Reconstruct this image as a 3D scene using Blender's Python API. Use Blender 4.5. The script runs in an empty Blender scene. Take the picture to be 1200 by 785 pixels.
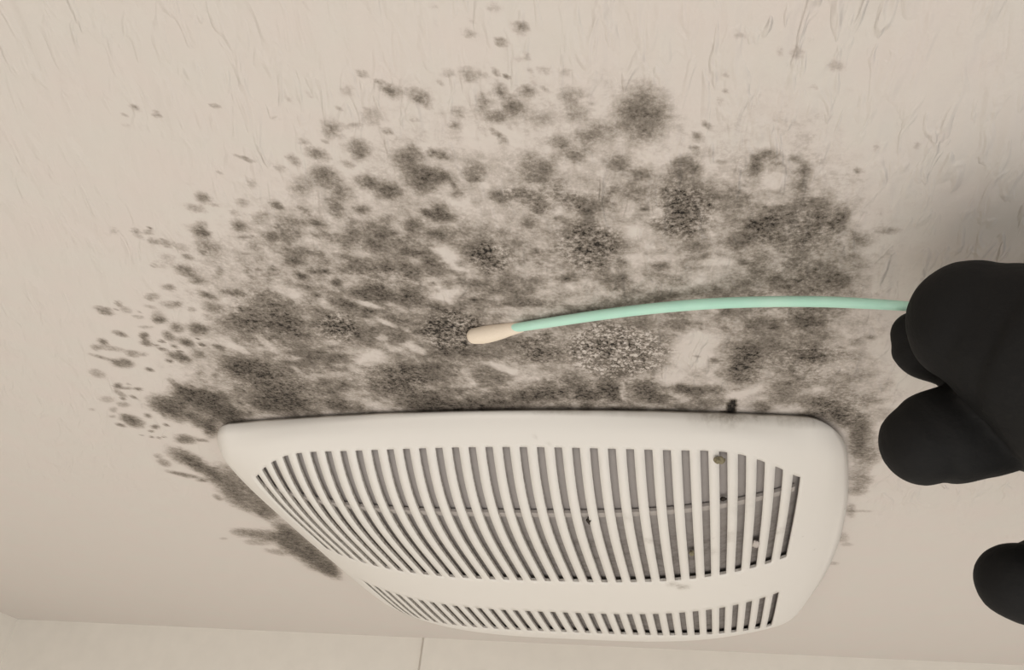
import bpy, bmesh, math
import numpy as np
from mathutils import Vector, Matrix

# ------------------------------------------------------------------ camera, world, lights
SC = bpy.context.scene
CEIL = 2.4                                   # height of the ceiling (m); the fan grille is centred on x = y = 0
CAM = Vector((0.0775420, -0.4221436, CEIL - 0.1488097))
FOC = 994.98657                              # focal length in pixels of the 1200 px wide picture
CR = Vector((0.97631146, 0.19737300, 0.08865574))
CU = Vector((0.03244705, -0.53866234, 0.84189671))
CF = Vector((-0.21392319, 0.81907679, 0.53230639))
cd = bpy.data.cameras.new('camera'); cam = bpy.data.objects.new('camera', cd)
SC.collection.objects.link(cam)
m = Matrix((CR, CU, -CF)).transposed().to_4x4(); m.translation = CAM
cam.matrix_world = m
cd.sensor_width = 36; cd.lens = FOC / 1200 * 36; cd.clip_start = 0.01; cd.clip_end = 50
SC.camera = cam

SC.view_settings.view_transform = 'Standard'; SC.view_settings.look = 'None'
SC.view_settings.gamma = 1; SC.view_settings.use_curve_mapping = False
SC.view_settings.exposure = 0.78

W = bpy.data.worlds.new('world'); SC.world = W; W.use_nodes = True
W.node_tree.nodes['Background'].inputs[0].default_value = (1.0, 0.965, 0.925, 1)
W.node_tree.nodes['Background'].inputs[1].default_value = 0.54

def area(name, loc, target, size, power, col):
    l = bpy.data.lights.new(name, 'AREA'); l.shape = 'DISK'; l.size = size; l.energy = power; l.color = col
    o = bpy.data.objects.new(name, l); SC.collection.objects.link(o)
    o.location = loc
    o.rotation_euler = (Vector(target) - Vector(loc)).to_track_quat('-Z', 'Y').to_euler()
    return o
# the phone's own lamp, a couple of centimetres beside the lens
area('phone_light', CAM - CR * 0.022 - CU * 0.006 - CF * 0.03, (-0.03, -0.10, CEIL), 0.04, 0.02, (1.0, 0.955, 0.88))
# the room's lamp, below the fan on the camera's side
area('room_light', (0.02, -0.26, CEIL - 0.64), (-0.02, -.02, CEIL), 0.75, 1.08, (1.0, 0.96, 0.91))

# ------------------------------------------------------------------ helpers
def at(x, y, d):
    "point seen at picture position (x, y) of the 1200x785 frame, d metres in front of the camera"
    return CAM + (CF + CR * ((x - 600) / FOC) - CU * ((y - 392.5) / FOC)) * d

def link(name, me, mat=None, parent=None):
    o = bpy.data.objects.new(name, me); SC.collection.objects.link(o)
    if mat: me.materials.append(mat)
    if parent: o.parent = parent
    return o
def mesh_np(name, co, faces, smooth=True):
    me = bpy.data.meshes.new(name)
    me.from_pydata([tuple(c) for c in co], [], [tuple(f) for f in faces]); me.update()
    if smooth: me.polygons.foreach_set('use_smooth', [True] * len(me.polygons))
    return me
def box(bm, x0, x1, y0, y1, z0, z1):
    r = bmesh.ops.create_cube(bm, size=1)
    bmesh.ops.scale(bm, vec=(x1 - x0, y1 - y0, z1 - z0), verts=r['verts'])
    bmesh.ops.translate(bm, vec=((x0 + x1) / 2, (y0 + y1) / 2, (z0 + z1) / 2), verts=r['verts'])
def bm_obj(name, bm, mat, parent=None, smooth=False):
    me = bpy.data.meshes.new(name); bm.to_mesh(me); bm.free()
    if smooth: me.polygons.foreach_set('use_smooth', [True] * len(me.polygons))
    return link(name, me, mat, parent)
def struct(o): o['kind'] = 'structure'; return o
def tag(o, label, cat, group=None):
    o['label'] = label; o['category'] = cat
    if group: o['group'] = group
    return o

class NT:
    def __init__(s, name):
        s.m = bpy.data.materials.new(name); s.m.use_nodes = True
        s.t = s.m.node_tree; s.b = s.t.nodes['Principled BSDF']; s.L = s.t.links
    def n(s, typ, **kw):
        nd = s.t.nodes.new(typ)
        for k, v in kw.items(): setattr(nd, k, v)
        return nd
    def set(s, nd, i, v):
        if hasattr(v, 'node') or isinstance(v, bpy.types.NodeSocket): s.L.new(v, nd.inputs[i])
        else: nd.inputs[i].default_value = v
    def math(s, op, a, b=0.0, c=None, clamp=False):
        nd = s.n('ShaderNodeMath', operation=op, use_clamp=clamp); s.set(nd, 0, a); s.set(nd, 1, b)
        if c is not None: s.set(nd, 2, c)
        return nd.outputs[0]
    def rng(s, v, a, b, c, d):
        nd = s.n('ShaderNodeMapRange'); s.set(nd, 0, v)
        for i, q in enumerate((a, b, c, d)): nd.inputs[i + 1].default_value = q
        return nd.outputs[0]
    def coord(s, scale=(1, 1, 1)):
        tc = s.n('ShaderNodeTexCoord'); mp = s.n('ShaderNodeMapping')
        s.L.new(tc.outputs['Object'], mp.inputs[0]); mp.inputs['Scale'].default_value = scale
        return mp.outputs[0]
    def noise(s, vec, scale, detail=3, rough=.5, dist=0):
        nd = s.n('ShaderNodeTexNoise'); s.L.new(vec, nd.inputs['Vector'])
        nd.inputs['Scale'].default_value = scale; nd.inputs['Detail'].default_value = detail
        nd.inputs['Roughness'].default_value = rough; nd.inputs['Distortion'].default_value = dist
        return nd.outputs[0]
    def vor(s, vec, scale, feature='F1'):
        nd = s.n('ShaderNodeTexVoronoi', feature=feature); s.L.new(vec, nd.inputs['Vector'])
        nd.inputs['Scale'].default_value = scale
        return nd.outputs['Distance']
    def attr(s, name):
        nd = s.n('ShaderNodeAttribute', attribute_name=name); return nd.outputs['Fac']
    def ramp(s, v, stops):
        nd = s.n('ShaderNodeValToRGB'); s.L.new(v, nd.inputs[0]); e = nd.color_ramp.elements
        e[0].position = stops[0][0]; e[0].color = stops[0][1] + (1,)
        e[1].position = stops[-1][0]; e[1].color = stops[-1][1] + (1,)
        for p, c in stops[1:-1]:
            q = e.new(p); q.color = c + (1,)
        return nd.outputs[0]
    def mix(s, f, a, b):
        nd = s.n('ShaderNodeMix', data_type='RGBA')
        s.set(nd, 0, f)
        nd.inputs[6].default_value = a + (1,) if isinstance(a, tuple) else nd.inputs[6].default_value
        if not isinstance(a, tuple): s.L.new(a, nd.inputs[6])
        if isinstance(b, tuple): nd.inputs[7].default_value = b + (1,)
        else: s.L.new(b, nd.inputs[7])
        return nd.outputs[2]
    def bump(s, h, strength, dist, prev=None):
        nd = s.n('ShaderNodeBump'); nd.inputs['Strength'].default_value = strength
        nd.inputs['Distance'].default_value = dist; s.L.new(h, nd.inputs['Height'])
        if prev: s.L.new(prev, nd.inputs['Normal'])
        return nd.outputs[0]
    def fin(s, col=None, rough=.6, normal=None, spec=.3):
        if col is not None:
            if isinstance(col, tuple): s.b.inputs['Base Color'].default_value = col + (1,)
            else: s.L.new(col, s.b.inputs['Base Color'])
        s.set(s.b, 'Roughness', rough)
        s.b.inputs['Specular IOR Level'].default_value = spec
        if normal: s.L.new(normal, s.b.inputs['Normal'])
        return s.m

PAINT = (0.66, 0.615, 0.545)
def mat_ceiling():
    s = NT('textured_ceiling_paint'); v = s.coord()
    D = s.attr('mould'); K = s.attr('crackle')
    # skip-trowel strokes: ridges drawn out along y
    sx = s.n('ShaderNodeSeparateXYZ'); s.L.new(v, sx.inputs[0])
    fan_ = s.math('EXPONENT', s.math('MULTIPLY', s.math('ADD', sx.outputs[1], .28), -1.7))
    cx_ = s.n('ShaderNodeCombineXYZ')
    s.L.new(s.math('MULTIPLY', s.math('SUBTRACT', sx.outputs[0], .13), fan_), cx_.inputs[0])
    s.L.new(s.math('MULTIPLY', sx.outputs[1], .3), cx_.inputs[1])
    vs = cx_.outputs[0]
    warp = s.noise(v, 40, 2)
    n1 = s.noise(vs, 240, 2, .5, .7)
    n2 = s.noise(vs, 110, 2, .5, .6)
    edge = s.rng(n1, .50, .68, 0, 1)
    patch = s.rng(s.noise(v, 22, 2), .35, .65, .15, 1)
    edge = s.math('MULTIPLY', edge, patch)
    soft = s.rng(n2, .3, .7, 0, 1)
    h = s.math('ADD', s.math('MULTIPLY', edge, .5), s.math('MULTIPLY', soft, .55))
    h = s.math('MULTIPLY', h, s.attr('relief'))
    h = s.math('ADD', h, s.math('MULTIPLY', s.noise(v, 1400, 2), .05))
    # mould: blotches from the grown map, broken into fine grains
    g = s.noise(v, 950, 4, .75)
    g2 = s.noise(v, 330, 3, .6)
    G = s.attr('granule')
    grain = s.math('ADD', s.math('MULTIPLY', s.rng(g, .32, .68, -1, 1), .30), s.math('MULTIPLY', s.rng(g2, .3, .7, -1, 1), .20))
    gn = s.rng(s.noise(v, 620, 3, .8), .40, .60, -1, 1)
    grain = s.math('ADD', grain, s.math('MULTIPLY', gn, s.math('MULTIPLY', G, .45)))
    amp = s.math('MULTIPLY', D, s.math('SUBTRACT', 1.25, D))
    De = s.math('ADD', D, s.math('MULTIPLY', grain, s.math('MULTIPLY', amp, 1.9)), clamp=True)
    vv = s.n('ShaderNodeVectorMath', operation='ADD'); s.L.new(v, vv.inputs[0])
    cmb = s.n('ShaderNodeCombineXYZ'); s.L.new(s.math('MULTIPLY', g2, .008), cmb.inputs[0]); s.L.new(s.math('MULTIPLY', g, .006), cmb.inputs[1])
    s.L.new(cmb.outputs[0], vv.inputs[1])
    ve = s.vor(vv.outputs[0], 430, 'DISTANCE_TO_EDGE')
    cr = s.math('ADD', s.rng(ve, .03, .24, .72, .06), s.math('MULTIPLY', s.rng(s.noise(v, 800, 3, .75), .45, .62, -.15, 1), .42), clamp=True)
    cr = s.math('ADD', cr, s.rng(s.noise(v, 90, 2), .35, .65, -.22, .15), clamp=True)
    inv = s.math('SUBTRACT', 1.0, K)
    De = s.math('ADD', s.math('MULTIPLY', De, inv), s.math('MULTIPLY', cr, K), clamp=True)
    tint = s.noise(v, 60, 2)
    clean = s.mix(s.rng(tint, .3, .7, 0, 1), (0.64, 0.582, 0.54), (0.63, 0.592, 0.545))
    dark = s.ramp(De, [(0, (.62, .56, .52)), (.25, (.43, .385, .345)), (.5, (.26, .228, .195)), (.78, (.14, .12, .10)), (.93, (.075, .062, .05)), (1, (.015, .013, .011))])
    col = s.mix(s.rng(De, 0, .12, 0, 1), clean, dark)
    nb = s.bump(h, .72, .0016)
    nb = s.bump(De, -.25, .0006, nb)
    return s.fin(col, .75, nb, .2)

def mat_plain(name, col, rough=.7, bump=0, scale=200, spec=.3):
    s = NT(name); v = s.coord()
    nb = s.bump(s.noise(v, scale, 3), bump, .001) if bump else None
    c = s.mix(s.noise(v, scale * .3, 3), tuple(k * .95 for k in col), tuple(min(1, k * 1.05) for k in col))
    return s.fin(c, rough, nb, spec)

def mat_grille():
    s = NT('off_white_plastic'); v = s.coord()
    st = s.attr('stain'); n = s.noise(v, 500, 3, .65)
    fine = s.rng(s.noise(v, 230, 4, .7), .66, .74, 0, .28)
    f = s.math('MULTIPLY', st, s.rng(n, .3, .6, .3, 1.1), clamp=True)
    f = s.math('MAXIMUM', f, s.math('MULTIPLY', fine, s.attr('grime')))
    col = s.mix(f, (0.75, 0.72, 0.675), (0.20, 0.16, 0.115))
    nb = s.bump(s.noise(v, 900, 2), .06, .0004)
    return s.fin(col, .42, nb, .35)
def mat_slot():
    s = NT('mottled_slot_plastic'); v = s.coord()
    n = s.noise(v, 380, 4, .7)
    col = s.mix(s.rng(n, .35, .65, 0, 1), (0.72, 0.69, 0.64), (0.42, 0.38, 0.34))  # slot walls: noise mottle, darker than the cover
    return s.fin(col, .8, None, .1)
def mat_panel():
    s = NT('dusty_grey_metal'); v = s.coord()
    n = s.noise(v, 150, 5, .75)
    d = s.attr('dust')
    f = s.math('ADD', s.math('MULTIPLY', s.rng(n, .45, .75, 0, .6), d), s.math('MULTIPLY', d, .25), clamp=True)
    col = s.mix(f, (0.40, 0.368, 0.352), (0.10, 0.085, 0.07))
    return s.fin(col, .7, s.bump(n, .3, .001), .3)
def mat_glove():
    s = NT('black_nitrile'); v = s.coord()
    h = s.math('ADD', s.noise(v, 60, 3, .6, .5), s.math('MULTIPLY', s.noise(v, 1500, 2), .08))
    return s.fin((0.010, 0.0098, 0.0098), .72, s.bump(h, .3, .003), .16)
def mat_swab():
    s = NT('mint_plastic'); v = s.coord()
    col = s.mix(s.rng(s.noise(v, 90, 3), .35, .65, 0, 1), (0.46, 0.76, 0.63), (0.52, 0.80, 0.67))
    m_ = s.fin(col, .4, None, .35)
    s.b.inputs['Subsurface Weight'].default_value = .15; s.b.inputs['Subsurface Radius'].default_value = (.002, .003, .002)
    return m_
def mat_cotton():
    s = NT('cream_cotton'); v = s.coord((1, 1, 1))
    n = s.noise(v, 2200, 3, .7)
    col = s.mix(n, (0.80, 0.68, 0.54), (0.88, 0.78, 0.66))
    return s.fin(col, .95, s.bump(n, .5, .0004), .1)
def mat_skin():
    s = NT('skin'); v = s.coord(); n = s.noise(v, 90, 3)
    return s.fin(s.mix(n, (.55, .33, .24), (.62, .40, .30)), .55, s.bump(s.noise(v, 900, 3), .2, .0006), .4)

# ------------------------------------------------------------------ the room
HOLE = 0.112
MOULD = '''
H 36.4 -221.5 71.8 59.6 174 0.32
H -27.9 -207.6 51.1 44.6 13 0.36
H 98.0 -208.2 50.7 24.1 85 0.3
H 42.5 -187.8 78.4 42.0 2 0.22
H -4.6 -148.1 109.4 14.9 2 0.5
H 108.3 -227.7 34.6 13.2 83 0.2
H -78.1 -164.2 35.7 31.9 178 0.35
H 123.4 -150.0 32.0 18.6 73 0.2
H 33.1 -269.1 37.1 27.5 179 0.05
M -54.4 -267.6 2.4 2.0 133 0.5
M -58.9 -263.8 2.6 1.9 4 0.28
M -60.9 -256.9 2.2 1.4 126 0.35
M -62.7 -253.6 2.9 2.5 78 0.6
M -61.5 -252.7 1.3 1.2 127 0.5
M -63.9 -247.3 4.1 3.8 122 0.38
M -67.5 -244.4 1.5 0.9 139 0.5
M -73.3 -242.8 1.7 1.5 45 0.45
M -78.2 -236.2 3.2 3.0 58 0.5
M -76.7 -232.5 2.6 2.5 98 0.4
M -80.1 -250.8 1.9 1.6 149 0.4
M -76.5 -249.3 1.9 1.4 131 0.35
M -83.0 -255.9 1.5 0.9 143 0.4
M -83.3 -253.5 1.6 1.2 96 0.25
M -79.2 -255.1 2.2 0.9 154 0.3
M -77.5 -256.9 0.9 0.5 133 0.5
M -76.9 -251.3 0.7 0.4 142 0.6
M -89.7 -256.5 2.0 1.1 141 0.15
M -43.9 -264.8 2.0 1.3 136 0.28
M -49.9 -255.1 3.0 2.1 127 0.55
M -48.4 -260.6 1.7 1.1 119 0.2
M -51.0 -250.2 1.5 1.0 154 0.4
M -48.1 -249.9 1.4 0.9 166 0.5
M -49.8 -246.5 2.3 1.7 135 0.3
M -53.8 -242.4 1.2 0.8 164 0.3
M -57.2 -235.0 1.9 0.8 121 0.5
M -57.7 -231.0 1.2 0.8 161 0.5
M -66.6 -234.9 4.0 1.3 124 0.3
M -37.7 -271.7 2.0 1.2 119 0.2
M -52.4 -264.6 1.3 0.7 176 0.2
M -87.0 -239.6 1.1 0.7 146 0.3
M -81.2 -241.7 4.3 2.7 146 0.12
M -72.7 -247.3 2.7 2.1 170 0.15
M -65.9 -240.4 3.9 2.9 139 0.2
M -44.2 -276.7 0.7 0.4 131 0.3
M -55.0 -273.5 0.8 0.4 132 0.3
M -119.6 -217.9 2.8 1.7 12 0.45
M -120.3 -215.8 2.6 1.7 8 0.5
M -112.0 -220.4 2.0 1.0 123 0.4
M -111.7 -216.8 2.4 1.9 127 0.25
M -88.3 -227.9 2.5 1.6 152 0.4
M -97.6 -223.3 3.0 1.6 157 0.4
M -93.5 -218.6 3.6 2.1 1 0.3
M -101.7 -218.2 2.2 1.1 18 0.25
M -90.4 -218.9 1.7 0.8 128 0.45
M -101.9 -212.5 4.4 2.3 135 0.25
M -102.8 -210.0 3.0 1.8 156 0.6
M -77.1 -230.3 2.4 1.3 172 0.5
M -77.6 -222.8 3.1 2.2 29 0.55
M -79.1 -216.1 3.6 3.0 159 0.5
M -87.2 -215.6 1.9 1.2 146 0.4
M -67.4 -223.5 4.0 2.6 15 0.65
M -69.7 -214.9 1.7 1.0 133 0.5
M -99.2 -204.9 3.1 2.5 132 0.5
M -105.0 -199.7 3.6 2.1 113 0.55
M -101.0 -195.5 3.4 2.8 110 0.7
M -92.2 -203.4 4.4 3.1 128 0.7
M -89.6 -202.7 2.5 1.4 131 0.4
M -90.0 -191.4 2.2 1.9 77 0.65
M -95.6 -193.5 1.3 1.2 130 0.75
M -94.8 -197.4 0.8 0.5 143 0.7
M -100.8 -186.7 3.2 2.0 152 0.55
M -109.2 -185.9 4.4 3.5 33 0.65
M -114.8 -183.2 1.5 1.2 145 0.7
M -109.9 -196.6 1.1 0.8 149 0.75
M -112.9 -191.5 1.4 1.1 147 0.65
M -106.9 -193.0 1.4 1.1 112 0.55
M -106.9 -189.4 1.1 0.7 143 0.7
M -113.6 -193.9 1.1 0.7 144 0.4
M -114.8 -200.3 3.3 1.4 129 0.65
M -116.6 -195.8 2.8 2.0 140 0.6
M -123.4 -202.5 2.5 2.0 27 0.45
M -133.4 -198.5 2.3 1.3 146 0.35
M -133.5 -196.8 2.1 1.4 128 0.5
M -133.8 -193.3 5.5 2.0 16 0.3
M -139.3 -193.6 2.2 1.4 128 0.3
M -126.7 -189.3 3.0 2.2 147 0.45
M -122.6 -188.5 2.1 1.2 153 0.3
M -135.2 -182.9 4.5 3.3 155 0.62
M -140.9 -187.0 4.4 1.5 36 0.35
M -150.8 -175.3 4.1 3.0 122 0.3
M -126.9 -177.4 1.6 1.4 170 0.7
M -110.5 -206.1 3.3 1.1 180 0.2
M -109.5 -212.5 2.0 1.0 173 0.3
M -107.5 -174.0 2.4 1.4 140 0.45
M -102.2 -171.8 2.3 1.2 130 0.35
M -107.3 -215.5 0.8 0.5 148 0.5
M -114.9 -217.0 0.7 0.4 157 0.4
M -148.4 -165.7 2.7 1.4 142 0.6
M -140.7 -162.6 1.9 1.1 149 0.6
M -145.2 -163.5 4.6 1.0 0 0.4
M -151.3 -159.5 3.4 1.9 96 0.4
M -152.9 -155.2 1.8 0.8 132 0.7
M -147.3 -156.4 2.0 1.0 87 0.5
M -142.6 -166.8 1.1 0.6 141 0.3
M -160.8 -154.7 4.3 2.4 154 0.2
M -156.2 -150.1 3.3 1.9 155 0.35
M -163.5 -145.8 2.9 1.3 134 0.3
M -173.6 -146.1 2.0 0.9 138 0.2
M -161.2 -135.5 6.1 4.2 111 0.72
M -169.6 -131.6 2.1 2.0 52 0.5
M -168.0 -139.7 2.2 1.2 147 0.25
M -150.9 -140.0 2.4 1.3 123 0.5
M -153.6 -129.6 2.6 1.6 141 0.6
M -147.3 -131.1 1.6 1.0 109 0.6
M -158.2 -125.6 1.7 0.9 144 0.5
M -165.4 -121.4 1.2 0.6 144 0.4
M -161.4 -119.7 1.3 0.7 137 0.5
M -158.5 -118.7 1.3 0.7 136 0.6
M -155.4 -119.6 1.3 0.7 136 0.5
M -146.4 -116.8 5.8 4.1 157 0.65
M -138.5 -115.9 3.2 1.8 2 0.4
M -138.2 -149.5 8.0 5.8 137 0.75
M -135.9 -143.4 10.0 6.6 117 0.75
M -121.2 -153.4 12.6 8.4 131 0.75
M -114.5 -150.3 12.5 9.2 121 0.8
M -112.3 -139.7 11.4 7.1 151 0.88
M -129.6 -135.5 8.9 3.9 109 0.7
M -127.1 -129.1 11.1 3.2 121 0.85
M -122.7 -166.0 4.3 2.0 92 0.5
M -122.9 -159.1 6.9 3.6 117 0.5
C -92.8 -163.5 10.8 3.5 80 0.6
C -104.8 -147.0 6.6 1.7 85 0.5
C -103.1 -137.2 5.0 1.6 10 0.35
M -85.9 -177.4 10.4 9.7 47 0.7
M -83.1 -161.1 18.6 13.8 104 0.7
M -85.9 -147.2 14.1 9.0 2 0.8
M -89.9 -176.3 6.4 5.4 179 0.6
M -157.6 -98.9 10.0 6.7 98 0.65
M -155.2 -87.3 11.6 6.1 97 0.7
M -153.5 -76.3 11.2 4.6 117 0.5
M -152.4 -66.9 16.0 5.6 103 0.5
M -171.8 -92.2 4.9 3.3 110 0.4
M -169.5 -78.2 7.9 3.0 32 0.5
M -162.8 -71.0 4.0 2.0 167 0.5
M -170.4 -99.9 3.6 1.8 135 0.2
M -155.0 -43.4 17.6 8.3 89 0.55
M -151.3 -27.9 11.8 4.4 100 0.5
M -166.7 -48.9 4.7 2.2 106 0.35
M -152.2 -58.2 13.9 5.9 90 0.3
M -178.5 3.5 8.7 6.2 141 0.42
M -167.6 8.5 11.7 10.2 142 0.5
M -156.7 13.6 13.6 9.2 103 0.6
M -157.2 32.8 17.3 9.9 86 0.7
M -156.2 56.5 19.5 8.7 93 0.65
M -154.5 73.3 15.0 5.2 92 0.6
M -172.8 37.0 7.5 5.4 30 0.3
M -196.6 14.4 3.3 1.9 153 0.2
M -178.9 20.7 7.4 4.8 178 0.25
M 134.9 -109.2 15.1 3.0 82 0.5
M 140.1 -97.6 9.6 4.9 79 0.35
M 140.6 -76.8 12.3 4.6 81 0.4
M 140.7 -63.3 5.7 4.0 76 0.35
M 138.5 -109.2 15.1 6.0 81 0.25
M 141.4 -40.8 8.3 1.8 83 0.35
M 146.1 -40.0 5.0 1.5 179 0.2
M 142.2 -5.5 7.2 2.7 83 0.22
M 145.3 4.1 2.7 2.4 10 0.2
M 142.5 33.0 2.8 2.5 77 0.22
M -54.8 -300.5 1.1 0.8 169 0.4
M -50.4 -297.8 1.3 0.8 137 0.35
M -34.1 -298.6 0.8 0.7 172 0.5
M -34.8 -280.4 1.3 0.7 26 0.6
M -36.3 -281.8 1.6 0.3 37 0.3
M -60.4 -295.6 1.0 0.5 172 0.2
M -59.0 -298.8 0.8 0.5 159 0.22
M 5.5 -303.6 1.2 0.9 167 0.35
M 8.5 -300.5 0.9 0.7 155 0.4
M 9.9 -298.3 1.7 1.4 154 0.5
M 11.1 -297.6 2.1 2.1 73 0.3
M 16.3 -295.7 2.7 2.3 71 0.4
M 16.0 -294.8 1.1 0.9 142 0.3
M 17.2 -293.1 1.7 1.0 67 0.35
M 0.2 -299.2 1.9 1.5 137 0.18
M 3.3 -291.0 2.9 2.2 119 0.2
M 2.6 -292.7 0.7 0.5 163 0.25
M -3.9 -294.2 0.7 0.5 162 0.25
M -8.4 -288.4 3.3 2.4 126 0.3
M -8.5 -288.2 1.0 0.7 148 0.3
M -3.7 -288.5 1.3 0.8 177 0.2
M -1.5 -288.5 1.3 0.8 177 0.2
M 5.6 -285.7 0.9 0.8 146 0.45
M 13.0 -289.0 1.1 0.8 172 0.2
M -3.7 -280.7 3.5 2.7 118 0.45
M -3.3 -280.0 1.7 1.3 149 0.35
M -16.9 -284.5 1.3 1.2 135 0.25
M -16.3 -280.9 2.1 1.8 94 0.4
M -14.5 -279.8 2.3 2.1 123 0.3
M -22.8 -280.0 1.4 1.0 140 0.35
M -22.0 -278.1 1.7 1.5 127 0.3
M -9.3 -299.1 0.8 0.6 129 0.2
M -14.7 -298.2 0.9 0.6 130 0.2
M -20.9 -293.2 0.9 0.6 130 0.2
M 7.7 -274.9 4.5 4.2 89 0.55
M 9.8 -279.5 2.4 1.5 114 0.4
M -11.2 -284.5 0.9 0.6 125 0.3
M -7.8 -283.8 0.7 0.5 158 0.3
M -8.8 -275.8 2.1 1.3 37 0.25
M -28.0 -276.5 1.7 0.7 118 0.2
M -26.5 -276.1 1.0 0.6 172 0.3
M -23.9 -269.3 4.0 2.8 129 0.28
M -17.8 -272.3 4.2 3.0 119 0.5
M -15.5 -270.1 3.5 3.0 118 0.4
M -13.9 -265.6 3.3 3.1 95 0.4
M -18.2 -262.2 3.3 2.3 121 0.4
M -18.4 -258.4 3.5 2.0 110 0.5
M -6.0 -268.8 3.2 2.9 160 0.6
M -1.2 -265.3 3.5 3.3 147 0.75
M 8.1 -268.6 4.4 3.6 153 0.55
M 6.2 -256.0 1.5 1.1 124 0.6
M -11.3 -258.1 2.7 1.6 160 0.55
M -15.6 -256.0 1.2 0.9 135 0.4
M -15.4 -253.0 2.2 1.9 180 0.4
M -34.5 -262.5 1.8 1.5 62 0.65
M -41.2 -258.0 3.4 2.2 136 0.28
M -34.5 -256.3 3.7 2.4 168 0.35
M -27.6 -259.6 2.3 1.4 73 0.45
M -28.9 -254.7 5.1 1.8 3 0.45
M -26.1 -254.0 1.6 1.1 168 0.4
M -38.1 -254.0 1.3 0.9 138 0.5
M -36.2 -250.0 4.4 3.0 135 0.5
M -42.4 -249.4 3.0 2.4 122 0.65
M -26.2 -248.0 3.5 3.1 165 0.25
M -20.0 -247.0 4.6 3.1 126 0.5
M -12.0 -250.5 3.9 2.4 118 0.5
M -8.1 -248.6 4.0 3.3 106 0.7
M -12.1 -242.8 4.0 3.1 145 0.7
M -4.4 -244.1 2.6 2.0 140 0.6
M 1.2 -250.7 4.3 3.2 125 0.65
M -4.9 -254.2 2.6 2.0 157 0.35
M -3.4 -239.2 3.9 2.4 177 0.6
M 0.8 -238.5 2.6 1.9 169 0.6
M -41.1 -237.9 4.3 2.9 134 0.55
M -36.4 -241.7 3.0 2.2 151 0.35
M -31.5 -240.9 2.7 1.6 175 0.3
M -30.8 -236.7 2.6 1.9 157 0.45
M -23.4 -238.9 2.4 1.8 147 0.45
M -26.0 -242.4 1.1 0.8 166 0.35
M -24.4 -232.7 4.0 2.8 164 0.5
M -18.4 -234.0 2.9 2.3 149 0.35
M -13.1 -232.2 4.4 3.3 118 0.65
M -6.0 -230.8 4.1 3.9 178 0.55
M -36.2 -232.4 2.6 1.7 169 0.4
M -32.4 -232.1 1.7 1.2 163 0.55
M -40.8 -230.2 2.9 2.3 54 0.75
M -52.3 -232.0 2.4 1.6 162 0.3
M -53.6 -234.7 1.2 0.8 162 0.5
M -52.4 -229.3 1.2 0.8 161 0.5
M -48.3 -235.6 1.4 0.7 124 0.5
M -51.4 -239.2 1.4 0.8 173 0.3
M -21.5 -236.7 2.2 1.5 124 0.4
M -59.4 -208.6 16.3 10.1 113 0.6
M -58.2 -204.4 8.2 4.9 128 0.35
M -70.7 -207.8 8.9 7.6 169 0.5
M -79.5 -203.1 9.8 7.2 117 0.35
M -59.8 -193.7 7.1 4.9 153 0.35
M -72.7 -197.2 6.4 5.5 95 0.4
M -34.7 -216.8 4.2 3.4 61 0.6
M -31.6 -213.7 3.8 3.6 53 0.6
M -26.6 -209.5 4.0 3.0 143 0.55
M -43.5 -206.1 5.8 4.0 133 0.5
M -42.0 -200.8 6.3 4.6 146 0.45
M -36.6 -200.4 8.0 5.0 123 0.55
M -37.7 -201.5 3.4 2.2 125 0.5
M -32.5 -194.8 7.0 4.2 121 0.45
M -43.9 -212.6 2.6 1.8 158 0.4
M -24.8 -220.3 5.7 3.2 177 0.65
M -18.6 -217.6 5.9 4.4 161 0.6
M -10.9 -215.1 5.3 4.0 161 0.6
M -31.0 -226.3 2.0 1.5 137 0.7
M -42.0 -223.9 1.6 1.2 146 0.6
M -40.2 -220.1 1.4 1.0 141 0.6
M -36.6 -224.4 1.3 1.0 143 0.5
M -44.1 -225.9 1.5 0.9 172 0.5
M -35.6 -222.1 1.2 0.9 161 0.5
M -21.5 -204.6 4.2 2.9 168 0.3
M -22.0 -194.2 5.0 3.9 147 0.45
M -53.4 -181.9 12.0 7.6 20 0.4
M -65.7 -176.4 9.2 5.3 21 0.3
C -49.3 -222.6 5.3 3.0 45 0.75
C -47.6 -217.8 4.2 2.3 69 0.5
C -25.1 -213.8 4.9 1.5 32 0.8
C -22.9 -203.2 4.1 1.5 47 0.85
C -17.5 -198.7 2.6 0.9 61 0.6
C -27.2 -194.0 2.6 2.0 154 0.75
C -36.2 -181.0 7.8 4.3 150 0.88
C -44.1 -173.6 3.9 2.5 54 0.7
C -25.8 -187.3 2.7 2.1 75 0.6
C -17.0 -185.7 4.1 2.5 66 0.85
C -18.8 -189.7 2.5 1.9 138 0.7
C -85.3 -195.2 4.8 2.8 97 0.7
C -82.7 -190.4 4.4 2.4 63 0.8
C -70.9 -194.3 5.2 1.9 81 0.75
C -69.2 -187.4 3.8 1.8 60 0.6
C -65.4 -182.5 3.4 1.7 174 0.6
C -67.2 -174.6 3.3 1.2 68 0.6
C -60.0 -169.9 4.4 1.4 23 0.5
C -49.5 -176.9 2.2 1.6 149 0.6
C -46.4 -191.3 2.1 1.5 152 0.5
C -71.9 -219.0 2.8 2.0 69 0.5
C -95.6 -202.5 2.2 1.5 99 0.5
M -58.0 -162.1 8.4 5.9 153 0.5
M -46.8 -155.0 7.3 5.1 161 0.5
M -60.3 -147.1 8.3 6.1 22 0.55
C -50.7 -153.7 8.2 5.7 159 0.6
C -46.2 -146.6 7.1 3.5 51 0.4
M -35.7 -162.5 12.8 9.0 98 0.68
M -25.5 -168.4 14.4 8.6 116 0.6
M -24.7 -148.7 11.7 8.9 153 0.8
M 26.4 -318.7 0.7 0.6 169 0.2
M 26.1 -314.6 0.7 0.5 123 0.15
M 32.1 -310.8 1.3 1.1 173 0.3
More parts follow.
